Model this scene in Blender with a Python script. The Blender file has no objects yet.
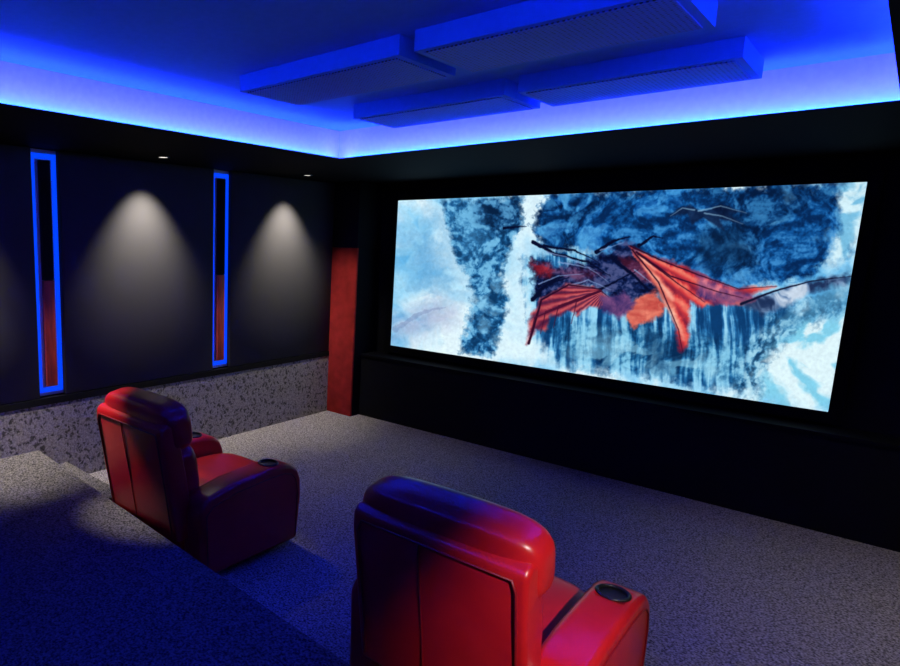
import bpy, bmesh, numpy as np, random
from math import *
from mathutils import Vector, Matrix
random.seed(3)
S=1.15
C=bpy.context; D=bpy.data; sc=C.scene
sc.view_settings.view_transform='Standard'
sc.view_settings.look='None'

# ---------------------------------------------------------------- materials
def mat(name, col=(.5,.5,.5), rough=.6, spec=.5, metal=0):
    m=D.materials.new(name); m.use_nodes=True
    b=m.node_tree.nodes['Principled BSDF']
    b.inputs['Base Color'].default_value=(*col,1); b.inputs['Roughness'].default_value=rough
    b.inputs['Specular IOR Level'].default_value=spec; b.inputs['Metallic'].default_value=metal
    return m
def N(m,t,**k):
    n=m.node_tree.nodes.new(t)
    for a,v in k.items():
        if a in n.inputs: n.inputs[a].default_value=v
        else: setattr(n,a,v)
    return n
def L(m,a,ao,b,bi): m.node_tree.links.new(a.outputs[ao],b.inputs[bi])
def noise_mat(name,c1,c2,scale,rough=.8,spec=.3,bump=.2,bscale=None,detail=4,lo=.35,hi=.65,stretch=None,bdist=.01):
    m=mat(name,c1,rough,spec); b=m.node_tree.nodes['Principled BSDF']
    tc=N(m,'ShaderNodeTexCoord'); src=(tc,'Object')
    if stretch:
        mp=N(m,'ShaderNodeMapping'); mp.inputs['Scale'].default_value=stretch
        L(m,tc,'Object',mp,'Vector'); src=(mp,'Vector')
    n=N(m,'ShaderNodeTexNoise',Scale=scale,Detail=detail); L(m,*src,n,'Vector')
    r=N(m,'ShaderNodeValToRGB'); r.color_ramp.elements[0].position=lo; r.color_ramp.elements[1].position=hi
    r.color_ramp.elements[0].color=(*c1,1); r.color_ramp.elements[1].color=(*c2,1)
    L(m,n,'Fac',r,'Fac'); L(m,r,'Color',b,'Base Color')
    if bump:
        n2=N(m,'ShaderNodeTexNoise',Scale=bscale or scale,Detail=3.0); L(m,*src,n2,'Vector')
        bp=N(m,'ShaderNodeBump',Strength=bump,Distance=bdist); L(m,n2,'Fac',bp,'Height'); L(m,bp,'Normal',b,'Normal')
    return m
def emis(name,col,s):
    m=mat(name,(0,0,0)); b=m.node_tree.nodes['Principled BSDF']
    b.inputs['Emission Color'].default_value=(*col,1); b.inputs['Emission Strength'].default_value=s
    return m
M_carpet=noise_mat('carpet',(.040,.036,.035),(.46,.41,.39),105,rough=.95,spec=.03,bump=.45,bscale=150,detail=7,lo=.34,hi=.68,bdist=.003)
M_shadecarpet=noise_mat('carpet_platform',(.016,.014,.014),(.20,.18,.17),105,rough=.95,spec=.03,bump=.45,bscale=150,detail=7,lo=.34,hi=.68,bdist=.003)  # same carpet darkened: the shade on the platform is put into the colour
M_black=noise_mat('black_fabric',(.004,.004,.005),(.008,.008,.009),160,rough=.9,spec=.1,bump=.1)
M_panel=noise_mat('charcoal_fabric',(.042,.04,.039),(.066,.063,.061),220,rough=.95,spec=.03,bump=.2,bdist=.003)
M_soffit=mat('soffit_black_paint',(.003,.003,.005),.8,.08)
M_white=noise_mat('cove_paint',(.42,.42,.54),(.46,.46,.58),30,rough=.7,spec=.2,bump=.0)
M_ceil=noise_mat('ceiling_paint_blue',(.08,.30,.92),(.09,.32,.96),30,rough=.7,spec=.1,bump=.0)  # white ceiling; the blue of the cove LEDs is put into its colour
M_leather=noise_mat('red_leather',(.50,.008,.012),(.56,.011,.015),10,rough=.29,spec=.5,bump=.12,bscale=260,bdist=.0015)
M_leatherD=mat('leather_piping',(.22,.004,.008),.4)
M_blackpl=mat('black_plastic',(.01,.01,.011),.3)
M_frame=mat('screen_frame_velvet',(.004,.004,.005),.9,.05)
M_chrome=mat('dark_metal',(.12,.12,.13),.25,.5,1)
M_redvel=noise_mat('red_fabric',(.30,.022,.018),(.50,.034,.028),9,rough=.9,spec=.1,bump=.15,bscale=150,lo=.3,hi=.72,bdist=.003)
M_redwood=noise_mat('red_wood',(.45,.045,.02),(.8,.08,.035),9,rough=.5,spec=.4,bump=.05,stretch=(5,5,.8))
M_led=emis('led_blue',(.0,.05,1.0),1.15)
M_lamp=emis('lamp_glass',(1,.93,.85),1.5)
M_reveal=mat('niche_back',(.6,.6,.65),.5)
def grille():
    m=mat('perforated_grille',(.5,.5,.52),.6,.2); b=m.node_tree.nodes['Principled BSDF']
    tc=N(m,'ShaderNodeTexCoord'); v=N(m,'ShaderNodeTexVoronoi',Scale=55.0,Randomness=.1); L(m,tc,'Object',v,'Vector')
    r=N(m,'ShaderNodeValToRGB'); r.color_ramp.elements[0].position=.2; r.color_ramp.elements[1].position=.38
    r.color_ramp.elements[0].color=(.02,.03,.08,1); r.color_ramp.elements[1].color=(.08,.20,.80,1)  # dark perforations; blue LED glow is painted into the light tone
    L(m,v,'Distance',r,'Fac'); L(m,r,'Color',b,'Base Color'); return m
M_grille=grille()
def stone():
    m=mat('pebble_relief',(.2,.18,.17),.7,.3); b=m.node_tree.nodes['Principled BSDF']
    tc=N(m,'ShaderNodeTexCoord'); nz=N(m,'ShaderNodeTexNoise',Scale=22.0,Detail=3.0); L(m,tc,'Object',nz,'Vector')
    mx=N(m,'ShaderNodeMixRGB'); mx.inputs[0].default_value=.09; L(m,tc,'Object',mx,1); L(m,nz,'Color',mx,2)
    v=N(m,'ShaderNodeTexVoronoi',Scale=27.0,feature='F1'); L(m,mx,0,v,'Vector')
    r=N(m,'ShaderNodeValToRGB'); r.color_ramp.elements[0].position=.24; r.color_ramp.elements[1].position=.46
    r.color_ramp.elements[0].color=(.065,.058,.055,1); r.color_ramp.elements[1].color=(.30,.27,.252,1)
    v2=N(m,'ShaderNodeTexNoise',Scale=80.0,Detail=5.0); L(m,tc,'Object',v2,'Vector')
    r2=N(m,'ShaderNodeValToRGB'); r2.color_ramp.elements[0].position=.35; r2.color_ramp.elements[1].position=.65
    r2.color_ramp.elements[0].color=(.5,.5,.5,1); r2.color_ramp.elements[1].color=(1.15,1.15,1.15,1)
    L(m,v2,'Fac',r2,'Fac'); L(m,v,'Distance',r,'Fac')
    mm=N(m,'ShaderNodeMixRGB',blend_type='MULTIPLY'); mm.inputs[0].default_value=1; L(m,r,0,mm,1); L(m,r2,0,mm,2); L(m,mm,0,b,'Base Color')
    bp=N(m,'ShaderNodeBump',Strength=.4,Distance=.005); L(m,v,'Distance',bp,'Height'); L(m,bp,'Normal',b,'Normal')
    return m
M_stone=stone()

# ---------------------------------------------------------------- helpers
def link(o,parent=None):
    C.collection.objects.link(o)
    if parent: o.parent=parent
    return o
def empty(name,loc=(0,0,0),rz=0):
    e=D.objects.new(name,None); e.location=loc; e.rotation_euler=(0,0,rz); e.empty_display_size=.2
    return link(e)
def mesh_obj(name,bm,m,parent=None,smooth=False):
    me=D.meshes.new(name); bm.normal_update(); bm.to_mesh(me); bm.free()
    me.materials.append(m)
    if smooth: me.shade_smooth()
    return link(D.objects.new(name,me),parent)
def box(name,a,b,m,parent=None,bevel=0,segs=3):
    bm=bmesh.new(); bmesh.ops.create_cube(bm,size=1)
    a=Vector(a);b=Vector(b);c=(a+b)/2;s=b-a
    for v in bm.verts: v.co=Vector((v.co.x*s.x,v.co.y*s.y,v.co.z*s.z))
    if bevel: bmesh.ops.bevel(bm,geom=bm.edges[:],offset=bevel,segments=segs,profile=.5,affect='EDGES')
    o=mesh_obj(name,bm,m,parent,smooth=bevel>0); o.location=c
    return o
def prism(name,poly,x0,x1,m,parent=None,bevel=0,segs=4,axis='x'):
    bm=bmesh.new()
    def P(t,q): return (t,q[0],q[1]) if axis=='x' else (q[0],q[1],t)
    A=[bm.verts.new(P(x0,q)) for q in poly]; B=[bm.verts.new(P(x1,q)) for q in poly]
    bm.faces.new(A[::-1]); bm.faces.new(B)
    for i in range(len(poly)):
        j=(i+1)%len(poly); bm.faces.new((A[i],A[j],B[j],B[i]))
    bmesh.ops.recalc_face_normals(bm,faces=bm.faces[:])
    if bevel:
        ed=[e for e in bm.edges if e.calc_face_angle(0)>.25]
        bmesh.ops.bevel(bm,geom=ed,offset=bevel,segments=segs,profile=.5,affect='EDGES',clamp_overlap=True)
    return mesh_obj(name,bm,m,parent,smooth=bevel>0)
def cushion(name,c,s,m,parent=None,p=3.2,rot=0,n=14):
    bm=bmesh.new(); bmesh.ops.create_cube(bm,size=2)
    bmesh.ops.subdivide_edges(bm,edges=bm.edges[:],cuts=n,use_grid_fill=True)
    for v in bm.verts:
        x,y,z=v.co
        x,y,z=[copysign(sin(abs(t)*pi/2)**.9,t) for t in (x,y,z)]
        r=(abs(x)**p+abs(y)**p+abs(z)**p)**(1/p); mx=max(abs(x),abs(y),abs(z))
        k=mx/r
        v.co=Vector((x*k*s[0]/2,y*k*s[1]/2,z*k*s[2]/2))
    bmesh.ops.rotate(bm,verts=bm.verts[:],cent=(0,0,0),matrix=Matrix.Rotation(rot,3,'X'))
    o=mesh_obj(name,bm,m,parent,smooth=True); o.location=c
    return o
def tube(name,pts,r,m,parent=None,cyclic=False):
    cu=D.curves.new(name,'CURVE'); cu.dimensions='3D'; cu.bevel_depth=r; cu.bevel_resolution=2
    sp=cu.splines.new('POLY'); sp.points.add(len(pts)-1)
    for q,pt in zip(sp.points,pts): q.co=(*pt,1)
    sp.use_cyclic_u=cyclic; cu.materials.append(m)
    return link(D.objects.new(name,cu),parent)
def cyl(name,c,r,h,m,parent=None,r2=None,seg=40):
    bm=bmesh.new(); bmesh.ops.create_cone(bm,cap_ends=True,segments=seg,radius1=r,radius2=r2 if r2 is not None else r,depth=h)
    o=mesh_obj(name,bm,m,parent); o.location=c; return o
def ring(name,c,R,r,m,parent=None):
    bm=bmesh.new(); n,k=48,10
    V=[[bm.verts.new(((R+r*cos(2*pi*j/k))*cos(2*pi*i/n),(R+r*cos(2*pi*j/k))*sin(2*pi*i/n),r*sin(2*pi*j/k))) for j in range(k)] for i in range(n)]
    for i in range(n):
        for j in range(k): bm.faces.new((V[i][j],V[(i+1)%n][j],V[(i+1)%n][(j+1)%k],V[i][(j+1)%k]))
    o=mesh_obj(name,bm,m,parent,True); o.location=c; return o

# ---------------------------------------------------------------- room shell
W=5.4; YB=-6.4; YF=.45; ZS=2.402; ZC=2.65; YP=.193
a=1.254; b=-1.386; a2=1.05; b2=-1.15
box('floor',(-.15,YB-.15,-.1),(W+.15,YF+.15,0),M_carpet)
box('wall_left',(-.15,YB-.15,0),(0,YF+.15,2.8),M_black)
box('wall_right',(W,YB-.15,0),(W+.15,YF+.15,2.8),M_black)
box('wall_front',(0,YF,0),(W,YF+.15,2.8),M_black)
box('wall_back',(0,YB-.15,0),(W,YB,2.8),M_black)
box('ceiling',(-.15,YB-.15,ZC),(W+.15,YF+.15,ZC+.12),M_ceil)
yb=-5.0; yb2=-5.2
sof=empty('ceiling_soffit')
zt=ZS+.008
box('soffit_left',(0,YB,ZS),(a,YF,zt),M_soffit,sof)
box('soffit_right',(W-a,YB,ZS),(W,YF,zt),M_soffit,sof)
box('soffit_front',(a,b,ZS),(W-a,YF,zt),M_soffit,sof)
box('soffit_back',(a,YB,ZS),(W-a,yb,zt),M_soffit,sof)
box('tray_wall_left',(a2-.06,yb2,zt),(a2,b2,ZC),M_white,sof)
box('tray_wall_right',(W-a2,yb2,zt),(W-a2+.06,b2,ZC),M_white,sof)
box('tray_wall_front',(a2-.06,b2,zt),(W-a2+.06,b2+.06,ZC),M_white,sof)
box('tray_wall_back',(a2-.06,yb2-.06,zt),(W-a2+.06,yb2,ZC),M_white,sof)

# ceiling acoustic rafts
for i,(x0,x1) in enumerate([(1.72,2.69),(2.76,3.68)]):
    for j,(y0,y1) in enumerate([(-2.81,-2.35),(-1.85,-1.40)]):
        e=empty('acoustic_ceiling_panel')
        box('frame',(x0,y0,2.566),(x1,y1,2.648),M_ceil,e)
        box('grille',(x0+.03,y0+.03,2.561),(x1-.03,y1-.03,2.568),M_grille,e)
# left wall dressing
box('trim_1',(0,YB,.605),(.048,.049,.655),M_black)
box('baseboard_left',(0,YB,0),(.044,.049,.605),M_stone)
cols=[-4.70,-3.083,-1.468]
edges=[YB]+sum([[c-.100,c+.100] for c in cols],[])+[.048]
for i in range(0,len(edges),2):
    box('trim_%d'%(2+i//2),(0,edges[i],.66),(.045,edges[i+1],ZS-.003),M_panel,None,bevel=.006,segs=2)  # acoustic fabric panels between the LED columns
for c in cols:
    e=empty('led_wall_column')
    box('back_plate',(0,c-.099,.665),(.006,c+.099,ZS-.004),M_reveal,e)
    box('centre_board_lower',(.006,c-.040,.735),(.036,c+.040,1.50),M_redwood,e,.004,2)
    box('centre_board_upper',(.006,c-.040,1.502),(.036,c+.040,2.325),M_black,e,.004,2)
    box('led_strip_1',(.006,c-.090,.69),(.014,c-.066,2.37),M_led,e)
    box('led_strip_2',(.006,c+.060,.69),(.014,c+.092,2.37),M_led,e)
    box('led_strip_3',(.006,c-.066,2.335),(.014,c+.060,2.37),M_led,e)
    box('led_strip_4',(.006,c-.066,.69),(.014,c+.060,.725),M_led,e)
# front: plinth, ledge, red corner columns
st=empty('screen_plinth')
box('plinth_face',(.364,YP,0),(W-.364,YP+.03,.635),M_black,st)
box('plinth_top',(.364,YP-.015,.635),(W-.364,YF-.001,.656),M_soffit,st)
for x0 in (0.002,W-.362):
    e=empty('corner_column')
    box('red_cladding',(x0,.05,0),(x0+.36,.075,1.75),M_redvel,e,.005,2)
    box('black_core',(x0,.076,0),(x0+.358,YF-.002,1.75),M_black,e)
    box('black_upper',(x0,.05,1.751),(x0+.36,YF-.002,ZS-.002),M_black,e,.006,2)

# ---------------------------------------------------------------- seating platform
pf=empty('seating_platform')
poly=[(0.046,-3.215),(W,-3.60),(W,YB),(0.046,YB)]
prism('deck',poly,0,.28,M_shadecarpet,pf,axis='z')
prism('side_step',[(0.046,-3.0),(.85,-3.0),(.85,-3.272),(0.046,-3.2155)],0,.14,M_shadecarpet,pf,axis='z')

# ---------------------------------------------------------------- recliner
def recliner(loc,rz=0):
    e=empty('recliner_chair',loc,rz)
    box('base',(-.27,-.36,.03),(.27,.34,.26),M_leather,e,.02)
    box('foot_frame',(-.33,-.30,0),(.33,.30,.035),M_blackpl,e)
    cushion('footrest',(0,.39,.24),(.52,.10,.34),M_leather,e,5)
    cushion('seat_cushion',(0,.10,.36),(.53,.68,.17),M_leather,e,4)
    prof=[(-.41,.24),(-.455,.50),(-.505,.80),(-.505,.86),(-.475,.885),(-.40,.88),(-.34,.60),(-.28,.24)]
    prism('back_shell',prof,-.315,.315,M_leather,e,.022,4)
    def by(z):
        return -.41-(z-.24)/(.80-.24)*.095-.004+(.003 if .3<z<.7 else 0)
    zz=[.28,.5,.7,.80]
    pl=[(-.285,by(z),z) for z in zz]+[(-.27,-.509,.835),(.27,-.509,.835)]+[(.285,by(z),z) for z in zz[::-1]]
    tube('piping',pl,.0045,M_leatherD,e)
    tube('seam',[(-.04,by(z),z) for z in zz]+[(-.04,-.509,.835)],.003,M_leatherD,e)
    cushion('lumbar_cushion',(0,-.29,.56),(.56,.19,.36),M_leather,e,4,rot=.13)
    cushion('headrest_cushion',(0,-.375,.84),(.655,.20,.27),M_leather,e,4,rot=.16)
    ap=[(-.33,.05),(-.345,.44),(-.30,.49),(-.1,.525),(.15,.54),(.27,.54),(.34,.525),(.395,.48),(.42,.42),(.425,.33),(.40,.05)]
    for i,sx in enumerate((-1,1)):
        xa,xb=sorted((sx*.262,sx*.435))
        arm=prism('armrest_%d'%(i+1),ap,xa,xb,M_leather,e,.035,5)
        cut=cyl('cutter',(sx*.348,.22,.54),.05,.12,M_blackpl,e)
        md=arm.modifiers.new('b','BOOLEAN'); md.object=cut; md.operation='DIFFERENCE'; md.solver='EXACT'
        C.view_layer.update(); dg=C.evaluated_depsgraph_get()
        me=D.meshes.new_from_object(arm.evaluated_get(dg)); arm.modifiers.clear(); arm.data=me
        D.objects.remove(cut)
        cyl('cup_well_%d'%(i+1),(sx*.348,.22,.51),.0498,.05,M_blackpl,e)
        ring('cup_ring_%d'%(i+1),(sx*.348,.22,.541),.053,.007,M_blackpl,e)
        tube('arm_piping_%d'%(i+1),[(sx*.437,y,z) for y,z in [(-.30,.08),(-.31,.40),(-.27,.44),(-.1,.475),(.15,.49),(.26,.49),(.32,.475),(.36,.44),(.38,.36),(.37,.08)]],.003,M_leatherD,e)
    return e
recliner((1.49,-2.88,0),0.0)
recliner((3.31,-2.90,0),0.0)

# ---------------------------------------------------------------- projection screen
k=(YF-.06+5.143)/5.093
sx0=4.281+(.882-4.281)*k; sx1=4.281+(4.017-4.281)*k; sz0=1.8+(.838-1.8)*k; sz1=1.8+(2.192-1.8)*k
ys=YF-.06
scr=empty('projection_screen')
fw=.07
box('frame_bottom',(sx0-fw,ys-.02,max(sz0-fw,.66)),(sx1+fw,YF-.002,sz0),M_frame,scr)
box('frame_top',(sx0-fw,ys-.02,sz1),(sx1+fw,YF-.002,sz1+fw),M_frame,scr)
box('frame_left',(sx0-fw,ys-.02,sz0),(sx0,YF-.002,sz1),M_frame,scr)
box('frame_right',(sx1,ys-.02,sz0),(sx1+fw,YF-.002,sz1),M_frame,scr)
# picture painted on the screen (traced points rectified with a homography)
src=np.array([(398,200),(868,182),(828,411),(391,346)],float); dst=np.array([(0,1),(1,1),(1,0),(0,0)],float)
A=[];B=[]
for (x,y),(u,v) in zip(src,dst):
    A+= [[u,v,1,0,0,0,-x*u,-x*v],[0,0,0,u,v,1,-y*u,-y*v]]; B+=[x,y]
h=np.linalg.solve(np.array(A),np.array(B))
nx,ny=960,410
U,V=np.meshgrid(np.linspace(0,1,nx),np.linspace(0,1,ny))
Wd=h[6]*U+h[7]*V+1; X=(h[0]*U+h[1]*V+h[2])/Wd; Y=(h[3]*U+h[4]*V+h[5])/Wd
def vn(x,y,seed):
    g=np.random.RandomState(seed).rand(64,64); xi=np.floor(x).astype(int); yi=np.floor(y).astype(int)
    fx=x-xi; fy=y-yi; fx=fx*fx*(3-2*fx); fy=fy*fy*(3-2*fy)
    q=lambda i,j:g[(yi+j)%64,(xi+i)%64]
    return (q(0,0)*(1-fx)+q(1,0)*fx)*(1-fy)+(q(0,1)*(1-fx)+q(1,1)*fx)*fy
def fb(px,py,sx,sy,seed,o=5,g=.5,rot=True):
    t=0;amp=.5;tot=0
    for i in range(o):
        an=.9*i+.5 if rot else 0
        x=px*sx*2**i; y=py*sy*2**i
        t=t+amp*vn(x*cos(an)-y*sin(an)+7*i,x*sin(an)+y*cos(an)+3*i,seed+i); tot+=amp; amp*=g
    return t/tot
q1=fb(X,Y,.02,.02,101,4)-.5; q2=fb(X,Y,.02,.02,111,4)-.5
XW=X+q1*60; YW=Y+q2*60
n1=fb(XW,YW,.013,.02,1,5,.45); n2=fb(XW,YW,.045,.055,11,5,.48); n3=fb(XW,Y,.12,.12,21,4,.55); nf=fb(X,Y,.4,.4,81,2,.6)
n4=fb(X+q1*8,Y,.2,.022,31,4,.5,False); wx=(fb(X,Y,.05,.05,41)-.5)*2; wy=(fb(X,Y,.05,.05,51)-.5)*2
wfx=(fb(X,Y,.16,.16,61,4,.65)-.5)*2; wfy=(fb(X,Y,.16,.16,71,4,.65)-.5)*2
def sdist(pts,px,py):
    ins=np.zeros(X.shape,bool); dist=np.full(X.shape,1e9)
    for i in range(len(pts)):
        x1,y1=pts[i];x2,y2=pts[(i+1)%len(pts)]
        if y1!=y2:
            c_=((y1>py)!=(y2>py))&(px<(x2-x1)*(py-y1)/(y2-y1)+x1); ins^=c_
        t=np.clip(((px-x1)*(x2-x1)+(py-y1)*(y2-y1))/((x2-x1)**2+(y2-y1)**2+1e-9),0,1)
        dist=np.minimum(dist,np.hypot(px-x1-t*(x2-x1),py-y1-t*(y2-y1)))
    return np.where(ins,dist,-dist)
def poly_mask(pts,warp=0,fine=0,soft=1.5):
    sd=sdist(pts,X+wx*warp+wfx*fine,Y+wy*warp+wfy*fine)
    return np.clip(sd/soft*.5+.5,0,1)
def line_mask(pts,w,fine=0,taper=True):
    px=X+wfx*fine*.45;py=Y+wfy*fine*.45; m=np.zeros(X.shape); n=len(pts)-1
    for i in range(n):
        x1,y1=pts[i];x2,y2=pts[i+1]
        t=np.clip(((px-x1)*(x2-x1)+(py-y1)*(y2-y1))/((x2-x1)**2+(y2-y1)**2+1e-9),0,1)
        d=np.hypot(px-x1-t*(x2-x1),py-y1-t*(y2-y1)); ww=w*(1-(i+t)/n*.8) if taper else w
        m=np.maximum(m,np.clip((ww-d)/1.0+.5,0,1))
    return m
def sm(x,a,b): t=np.clip((x-a)/(b-a),0,1); return t*t*(3-2*t)
def c(*r): return np.array(r,float)/255
img=np.zeros(X.shape+(3,))
def lay(m,col):
    global img
    m=m[...,None]; col=np.asarray(col); img=img*(1-m)+col*m
def mixc(t,a_,b_): return a_*(1-t[...,None])+b_*t[...,None]
def ramp3(t,a_,b_,c_):
    t=t[...,None]; return np.where(t<.5,a_*(1-2*t)+b_*2*t,b_*(2-2*t)+c_*(2*t-1))
# luminous mist
lay(np.ones(X.shape),ramp3(sm(n1*.65+n2*.35,.26,.62),c(88,172,226),c(160,218,248),c(226,247,255)))
lay(poly_mask([(400,232),(440,215),(452,262),(462,290),(430,302),(405,290)],6,10,26)*sm(n2,.35,.6)*.75,c(78,156,212))
lay(poly_mask([(392,318),(430,303),(458,310),(455,325),(410,338),(392,340)],8,6,12)*.5,c(150,150,192))
lay(line_mask([(396,330),(420,314),(446,308)],3,5)*.35,c(110,125,170))
lay(poly_mask([(505,200),(545,196),(538,250),(550,350),(500,352),(512,290)],5,6,14)*.8,c(218,244,255))
# rock pillar
fo=n3*.78+nf*.22
pil=poly_mask([(445,200),(522,197),(525,225),(512,244),(502,268),(508,300),(496,357),(462,353),(474,305),(470,275),(454,255),(446,225)],4,6,3)
lay(pil,ramp3(sm(fo,.30,.70),c(12,56,100),c(36,104,160),c(112,184,226)))
lay(poly_mask([(472,200),(522,198),(522,228),(495,236),(478,222)],4,6,5)*.8,ramp3(sm(fo,.34,.72),c(6,28,60),c(20,68,118),c(70,136,186)))
lay(pil*sm(n2,.5,.64)*.45*sm(Y,250,300),c(150,208,238))
lay(pil*poly_mask([(455,215),(480,205),(484,250),(466,250)],4,6,10)*.35,c(96,170,218))
# dark hanging forest
mass=poly_mask([(545,194),(850,180),(856,250),(832,268),(800,278),(765,282),(735,300),(690,290),(640,262),(596,252),(545,246),(536,225)],8,8,4)
lay(mass,ramp3(sm(fo*.7+n2*.3,.32,.68),c(6,40,88),c(16,82,150),c(58,136,202)))
lay(mass*sm(n1,.46,.6)*.6,ramp3(sm(fo,.34,.75),c(3,20,50),c(8,46,94),c(36,98,150)))
lay(mass*sm(n2,.50,.64)*.65*(1-sm(X,660,780)),mixc(sm(fo,.3,.7),c(10,92,184),c(60,156,226)))
lay(mass*sm(n2,.56,.68)*.35,c(110,180,225))
lay(mass*poly_mask([(700,232),(745,226),(752,262),(716,270),(698,258)],5,8,8)*.7,mixc(n3,c(3,18,44),c(20,70,120)))
lay(poly_mask([(836,184),(870,180),(860,235),(846,262),(828,268),(840,225)],3,7,5),mixc(sm(n2,.4,.6),c(120,190,226),c(210,240,250)))
# lower cliffs with waterfalls
cl=poly_mask([(524,258),(560,250),(640,262),(745,300),(800,296),(772,330),(748,390),(700,388),(640,376),(556,364),(535,340)],6,7,5)
lay(cl,ramp3(sm(n4*.85+fo*.15,.32,.66),c(12,60,112),c(44,120,180),c(150,214,244)))
lay(poly_mask([(552,326),(640,322),(700,338),(744,350),(744,384),(640,372),(560,360)],6,9,10)*.7,ramp3(sm(n4*.5+fo*.5,.32,.66),c(6,36,72),c(24,92,144),c(120,192,226)))
lay(sm(n2,.48,.62)*poly_mask([(585,330),(700,345),(735,385),(640,375),(565,360)],8,8,10)*.6,mixc(n4,c(110,190,228),c(196,236,250)))
lay(poly_mask([(645,330),(670,338),(668,374),(650,372)],5,7,5)*.7,mixc(fo,c(8,40,76),c(40,100,150)))
# bright mist lower right
lay(poly_mask([(752,394),(770,345),(800,320),(852,316),(832,414)],5,8,10),mixc(sm(n2,.35,.55),c(130,208,236),c(222,246,253)))
lay(poly_mask([(735,390),(745,350),(772,318),(806,304),(846,292),(842,310),(800,326),(772,352),(756,394)],6,9,7)*.85,ramp3(sm(fo,.32,.68),c(18,60,98),c(64,130,176),c(160,212,234)))
lay(poly_mask([(774,332),(852,272),(850,300),(800,320)],4,4,8)*.75,mixc(sm(n2,.3,.7),c(84,150,190),c(184,220,238)))
lay(poly_mask([(500,342),(540,340),(556,364),(500,358)],3,4,5)*.8,c(222,246,255))
# distant creature
lay(poly_mask([(670,217),(680,208),(692,204),(700,210),(708,209),(722,205),(750,213),(730,213),(746,225),(722,219),(726,231),(704,217),(694,224),(688,213)],1,1.5,1.2)*.95,mixc(n3,c(4,14,42),c(26,54,98)))
for p in ([(700,211),(722,206),(748,213)],[(706,213),(724,216),(744,224)],[(696,210),(684,208),(672,216)]):
    lay(line_mask(p,.8,1)*.6,c(150,195,226))
# big creature
lay(poly_mask([(531,258),(560,266),(585,264),(612,250),(628,238),(640,252),(668,268),(676,290),(640,300),(618,298),(590,284),(560,290),(536,302)],3,6,3),ramp3(sm(n3*.75+nf*.25,.32,.70),c(6,12,44),c(18,36,86),c(70,80,130)))
lay(poly_mask([(532,262),(556,268),(552,276),(536,275)],2,5,3)*.85,mixc(n3,c(110,16,34),c(200,50,60)))
lay(poly_mask([(550,270),(590,270),(606,276),(580,282)],2,5,3)*.35,mixc(n3,c(90,20,44),c(190,60,80)))
lay(poly_mask([(620,256),(640,262),(664,276),(650,282),(628,270)],2,5,3)*.5,mixc(n3,c(80,16,40),c(200,60,70)))
for pts,w in [([(534,242),(556,254),(590,262),(612,276)],2.0),([(598,252),(616,240),(632,237)],2.2),([(640,246),(655,236),(664,238)],1.5),([(505,228),(528,226)],1.4),([(556,296),(600,290),(640,270)],2.0),([(618,262),(636,276),(650,290),(668,292)],2.0),([(534,300),(548,284),(570,278)],2.0),([(545,246),(575,250),(600,262)],1.5)]:
    lay(line_mask(pts,w,3),c(6,12,44))
for pts,w in [([(560,262),(590,268),(610,282)],.8),([(602,250),(624,243)],.8),([(540,284),(560,276),(585,274)],.8),([(636,270),(655,284)],.8),([(570,286),(590,280),(612,290)],.9),([(548,252),(570,258),(596,270)],.7)]:
    lay(line_mask(pts,w,2)*.7,c(140,170,220))
# left lower wing
w1=poly_mask([(528,346),(532,318),(543,298),(568,284),(596,287),(616,302),(602,308),(590,306),(580,316),(570,311),(560,318),(552,316),(547,332),(538,330)],1,3,2)
ang=np.arctan2(Y-290,X-608); rr=.5+.5*np.sin(ang*44+n3*3)
lay(w1*.92,ramp3(np.clip(rr*.65+n3*.35,0,1),c(66,20,56),c(158,46,66),c(228,104,98)))
lay(line_mask([(530,344),(543,300),(570,285),(600,289),(616,302)],1.3,1),c(44,12,40))
for q in [(536,318),(547,312),(560,306),(578,302)]:
    lay(line_mask([(602,291),q,(q[0]-5,q[1]+22)],.9,1),c(70,16,46))
# central wing patches
lay(poly_mask([(626,312),(640,298),(655,291),(670,306),(660,318),(634,329)],2,4,2),mixc(np.clip(n3*1.4-.2,0,1),c(176,52,52),c(250,150,124)))
lay(poly_mask([(600,298),(626,292),(638,304),(622,320),(604,310)],2,4,2.5),mixc(np.clip(n3*1.4-.2,0,1),c(40,34,92),c(150,90,140)))
# right wing
w2=poly_mask([(630,246),(652,256),(676,262),(702,274),(734,288),(776,286),(752,296),(770,300),(738,306),(716,303),(704,308),(692,300),(689,346),(681,352),(675,318),(664,296),(646,270)],1.5,3,2)
ang=np.arctan2(Y-240,X-618); rr=.5+.5*np.sin(ang*40+n3*3)
lay(w2,ramp3(np.clip(rr*.6+n3*.5-.05,0,1),c(104,24,58),c(214,62,66),c(250,140,116)))
lay(poly_mask([(634,250),(652,262),(674,294),(685,340),(670,312),(650,274)],1,2,2)*.65,mixc(rr,c(240,130,104),c(254,206,180)))
lay(poly_mask([(696,272),(734,290),(766,300),(728,306),(700,296)],2,4,3)*.75,mixc(np.clip(n3*1.5-.25,0,1),c(40,48,120),c(216,120,150)))
for pts in [[(632,246),(664,261),(700,275),(740,289),(778,286)],[(634,250),(660,282),(680,330),(684,352)],[(640,254),(680,284),(706,302)],[(638,252),(672,276),(720,292),(744,298)]]:
    lay(line_mask(pts,1.0,1),c(50,10,38))
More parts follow.
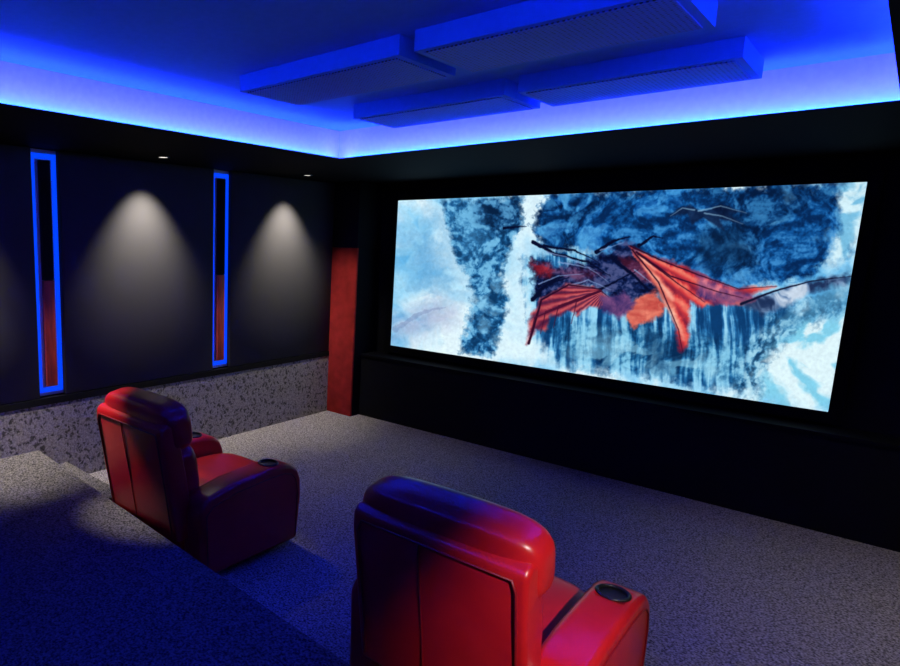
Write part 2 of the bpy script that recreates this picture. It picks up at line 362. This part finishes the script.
# trailing wing
lay(poly_mask([(742,304),(770,294),(800,283),(852,275),(846,284),(812,292),(786,306),(764,316)],2,4,3),ramp3(sm(n2,.36,.64),c(30,50,90),c(110,140,180),c(200,216,234)))
lay(line_mask([(742,304),(775,291),(812,281),(852,276)],1.3,1),c(16,20,50))
img=img*(1+(nf[...,None]-.5)*.10)
img=np.clip(img,0,1)
img=np.where(img<=.04045,img/12.92,((img+.055)/1.055)**2.4)
me=D.meshes.new('picture')
verts=np.stack([sx0+(sx1-sx0)*U,np.full(U.shape,ys-.001),sz0+(sz1-sz0)*V],-1).reshape(-1,3)
idx=np.arange(nx*ny).reshape(ny,nx)
F=np.stack([idx[:-1,:-1],idx[:-1,1:],idx[1:,1:],idx[1:,:-1]],-1).reshape(-1,4)
me.vertices.add(len(verts)); me.vertices.foreach_set('co',verts.astype(np.float32).ravel())
me.loops.add(F.size); me.loops.foreach_set('vertex_index',F.astype(np.int32).ravel())
me.polygons.add(len(F)); me.polygons.foreach_set('loop_start',np.arange(0,F.size,4,dtype=np.int32)); 
me.update(calc_edges=True); me.validate()
ca=me.color_attributes.new('pic','FLOAT_COLOR','POINT')
ca.data.foreach_set('color',np.concatenate([img.reshape(-1,3),np.ones((nx*ny,1))],1).astype(np.float32).ravel())
M_pic=mat('screen_picture',(0,0,0),.9,0); bb=M_pic.node_tree.nodes['Principled BSDF']
at=N(M_pic,'ShaderNodeAttribute',attribute_name='pic'); L(M_pic,at,'Color',bb,'Emission Color'); bb.inputs['Emission Strength'].default_value=1.0
M_pic.cycles.emission_sampling='NONE'
me.materials.append(M_pic)
link(D.objects.new('picture',me),scr)

# ---------------------------------------------------------------- lights
def spot(parent,loc,target,power,angle,blend=1,col=(1,.93,.86),r=.025):
    ld=D.lights.new('lamp','SPOT'); ld.energy=power; ld.spot_size=angle; ld.spot_blend=blend; ld.color=col; ld.shadow_soft_size=r
    o=D.objects.new('lamp',ld); o.location=loc
    o.rotation_euler=(Vector(target)-Vector(loc)).to_track_quat('-Z','Y').to_euler()
    return link(o,parent)
def downlight(x,y,beams,z=ZS):
    e=empty('recessed_downlight')
    ring('trim_ring',(x,y,z-.002),.045,.006,M_chrome,e)
    cyl('lens',(x,y,z-.001),.035,.004,M_lamp,e)
    for target,power,angle in beams: spot(e,(x,y,z-.02),target,power,radians(angle))
xl=.33
for y,fl in ((-5.4,0),(-3.9,0),(-2.30,38),(-.70,44)):
    bm_=[((0.03,y,ZS-1.0),200,74)]
    if fl: bm_.append(((xl+.2,y+.1,0),fl,92))
    if y==-3.9: bm_.append(((1.20,-3.36,.74),330,20)); bm_.append(((.26,-3.50,.28),300,40))
    if y==-2.30: bm_.append(((1.5,-2.72,.42),80,22))  # second beam added in the same fixture to brighten the seat
    if y==-.70: bm_.append(((.2,.06,1.0),36,44))  # extra beam added to brighten the red corner column
    downlight(xl,y,bm_)
xr=W-.33
for y,fl in ((-5.9,0),(-4.5,0),(-2.30,52),(-.70,62)):
    bm_=[((W-.03,y,ZS-1.0),100,72)]
    if fl: bm_.append(((xr-.3,y+.1,0),fl,88))
    if y==-4.5: bm_.append(((3.70,-3.15,.56),400,24))
    downlight(xr,y,bm_)
# cove LED
cv=empty('cove_led_strip')
VI=(.04,.045,1.0); CY=(0,.36,1.0)
def strip(pa,pb,d,w,power,col):
    pa=Vector(pa);pb=Vector(pb); xax=(pb-pa).normalized(); z=-Vector(d).normalized(); y=z.cross(xax)
    ld=D.lights.new('led','AREA'); ld.shape='RECTANGLE'; ld.size=(pb-pa).length; ld.size_y=w; ld.energy=power*(pb-pa).length; ld.color=col
    o=D.objects.new('led',ld); mtx=Matrix((xax,y,z)).transposed().to_4x4(); mtx.translation=(pa+pb)/2; o.matrix_world=mtx
    link(o,cv)
zl=zt+.012
for (col,off,pw,dz) in ((VI,.12,20,1.6),(CY,.03,2.6,.2),((.01,.05,1.0),.17,12,.0)):
    if off==.17:   # grazing strip that throws blue across the ceiling
        strip((a2+.02,yb2+.05,ZC-.12),(a2+.02,b2-.05,ZC-.12),(1,0,.45),.02,pw,col)
        strip((W-a2-.02,yb2+.05,ZC-.12),(W-a2-.02,b2-.05,ZC-.12),(-1,0,.45),.02,pw,col)
        continue
    strip((a2+off,yb2+.05,zl),(a2+off,b2-.05,zl),(-1,0,dz),.02,pw,col)
    strip((W-a2-off,yb2+.05,zl),(W-a2-off,b2-.05,zl),(1,0,dz),.02,pw,col)
    strip((a2+.05,b2-off,zl),(W-a2-.05,b2-off,zl),(0,1,dz),.02,pw,col)
    strip((a2+.05,yb2+off,zl),(W-a2-.05,yb2+off,zl),(0,-1,dz),.02,pw,col)
# (the two grazing strips sit inside the cove at the left and right sides; keep only the low trough versions)
for o in list(cv.children):
    if abs(o.matrix_local.translation.z-(ZC-.12))<1e-4:
        D.objects.remove(o)
w=D.worlds.new('world'); sc.world=w; w.use_nodes=True; w.node_tree.nodes['Background'].inputs[0].default_value=(0,.002,.01,1)

# ---------------------------------------------------------------- camera
yaw,pitch,roll,f,px,py=.805,.164,.017,631.84,253.5,345.7
fw_=Vector((-sin(yaw)*cos(pitch),cos(yaw)*cos(pitch),-sin(pitch))); r=Vector((cos(yaw),sin(yaw),0)); u=r.cross(fw_)
r2=r*cos(roll)+u*sin(roll); u2=-r*sin(roll)+u*cos(roll)
cd=D.cameras.new('camera'); cam=D.objects.new('camera',cd); C.collection.objects.link(cam)
mtx=Matrix((r2,u2,-fw_)).transposed().to_4x4(); mtx.translation=Vector((4.281,-5.143,1.8)); cam.matrix_world=mtx
cd.sensor_fit='HORIZONTAL'; cd.sensor_width=36; cd.lens=f/900*36; cd.shift_x=(450-px)/900; cd.shift_y=(py-333)/900; cd.clip_start=.02
sc.camera=cam
# real-world scale
C.view_layer.update()
for o in list(sc.objects):
    if o.parent is None:
        o.location*=S
        if o is not cam: o.scale*=S
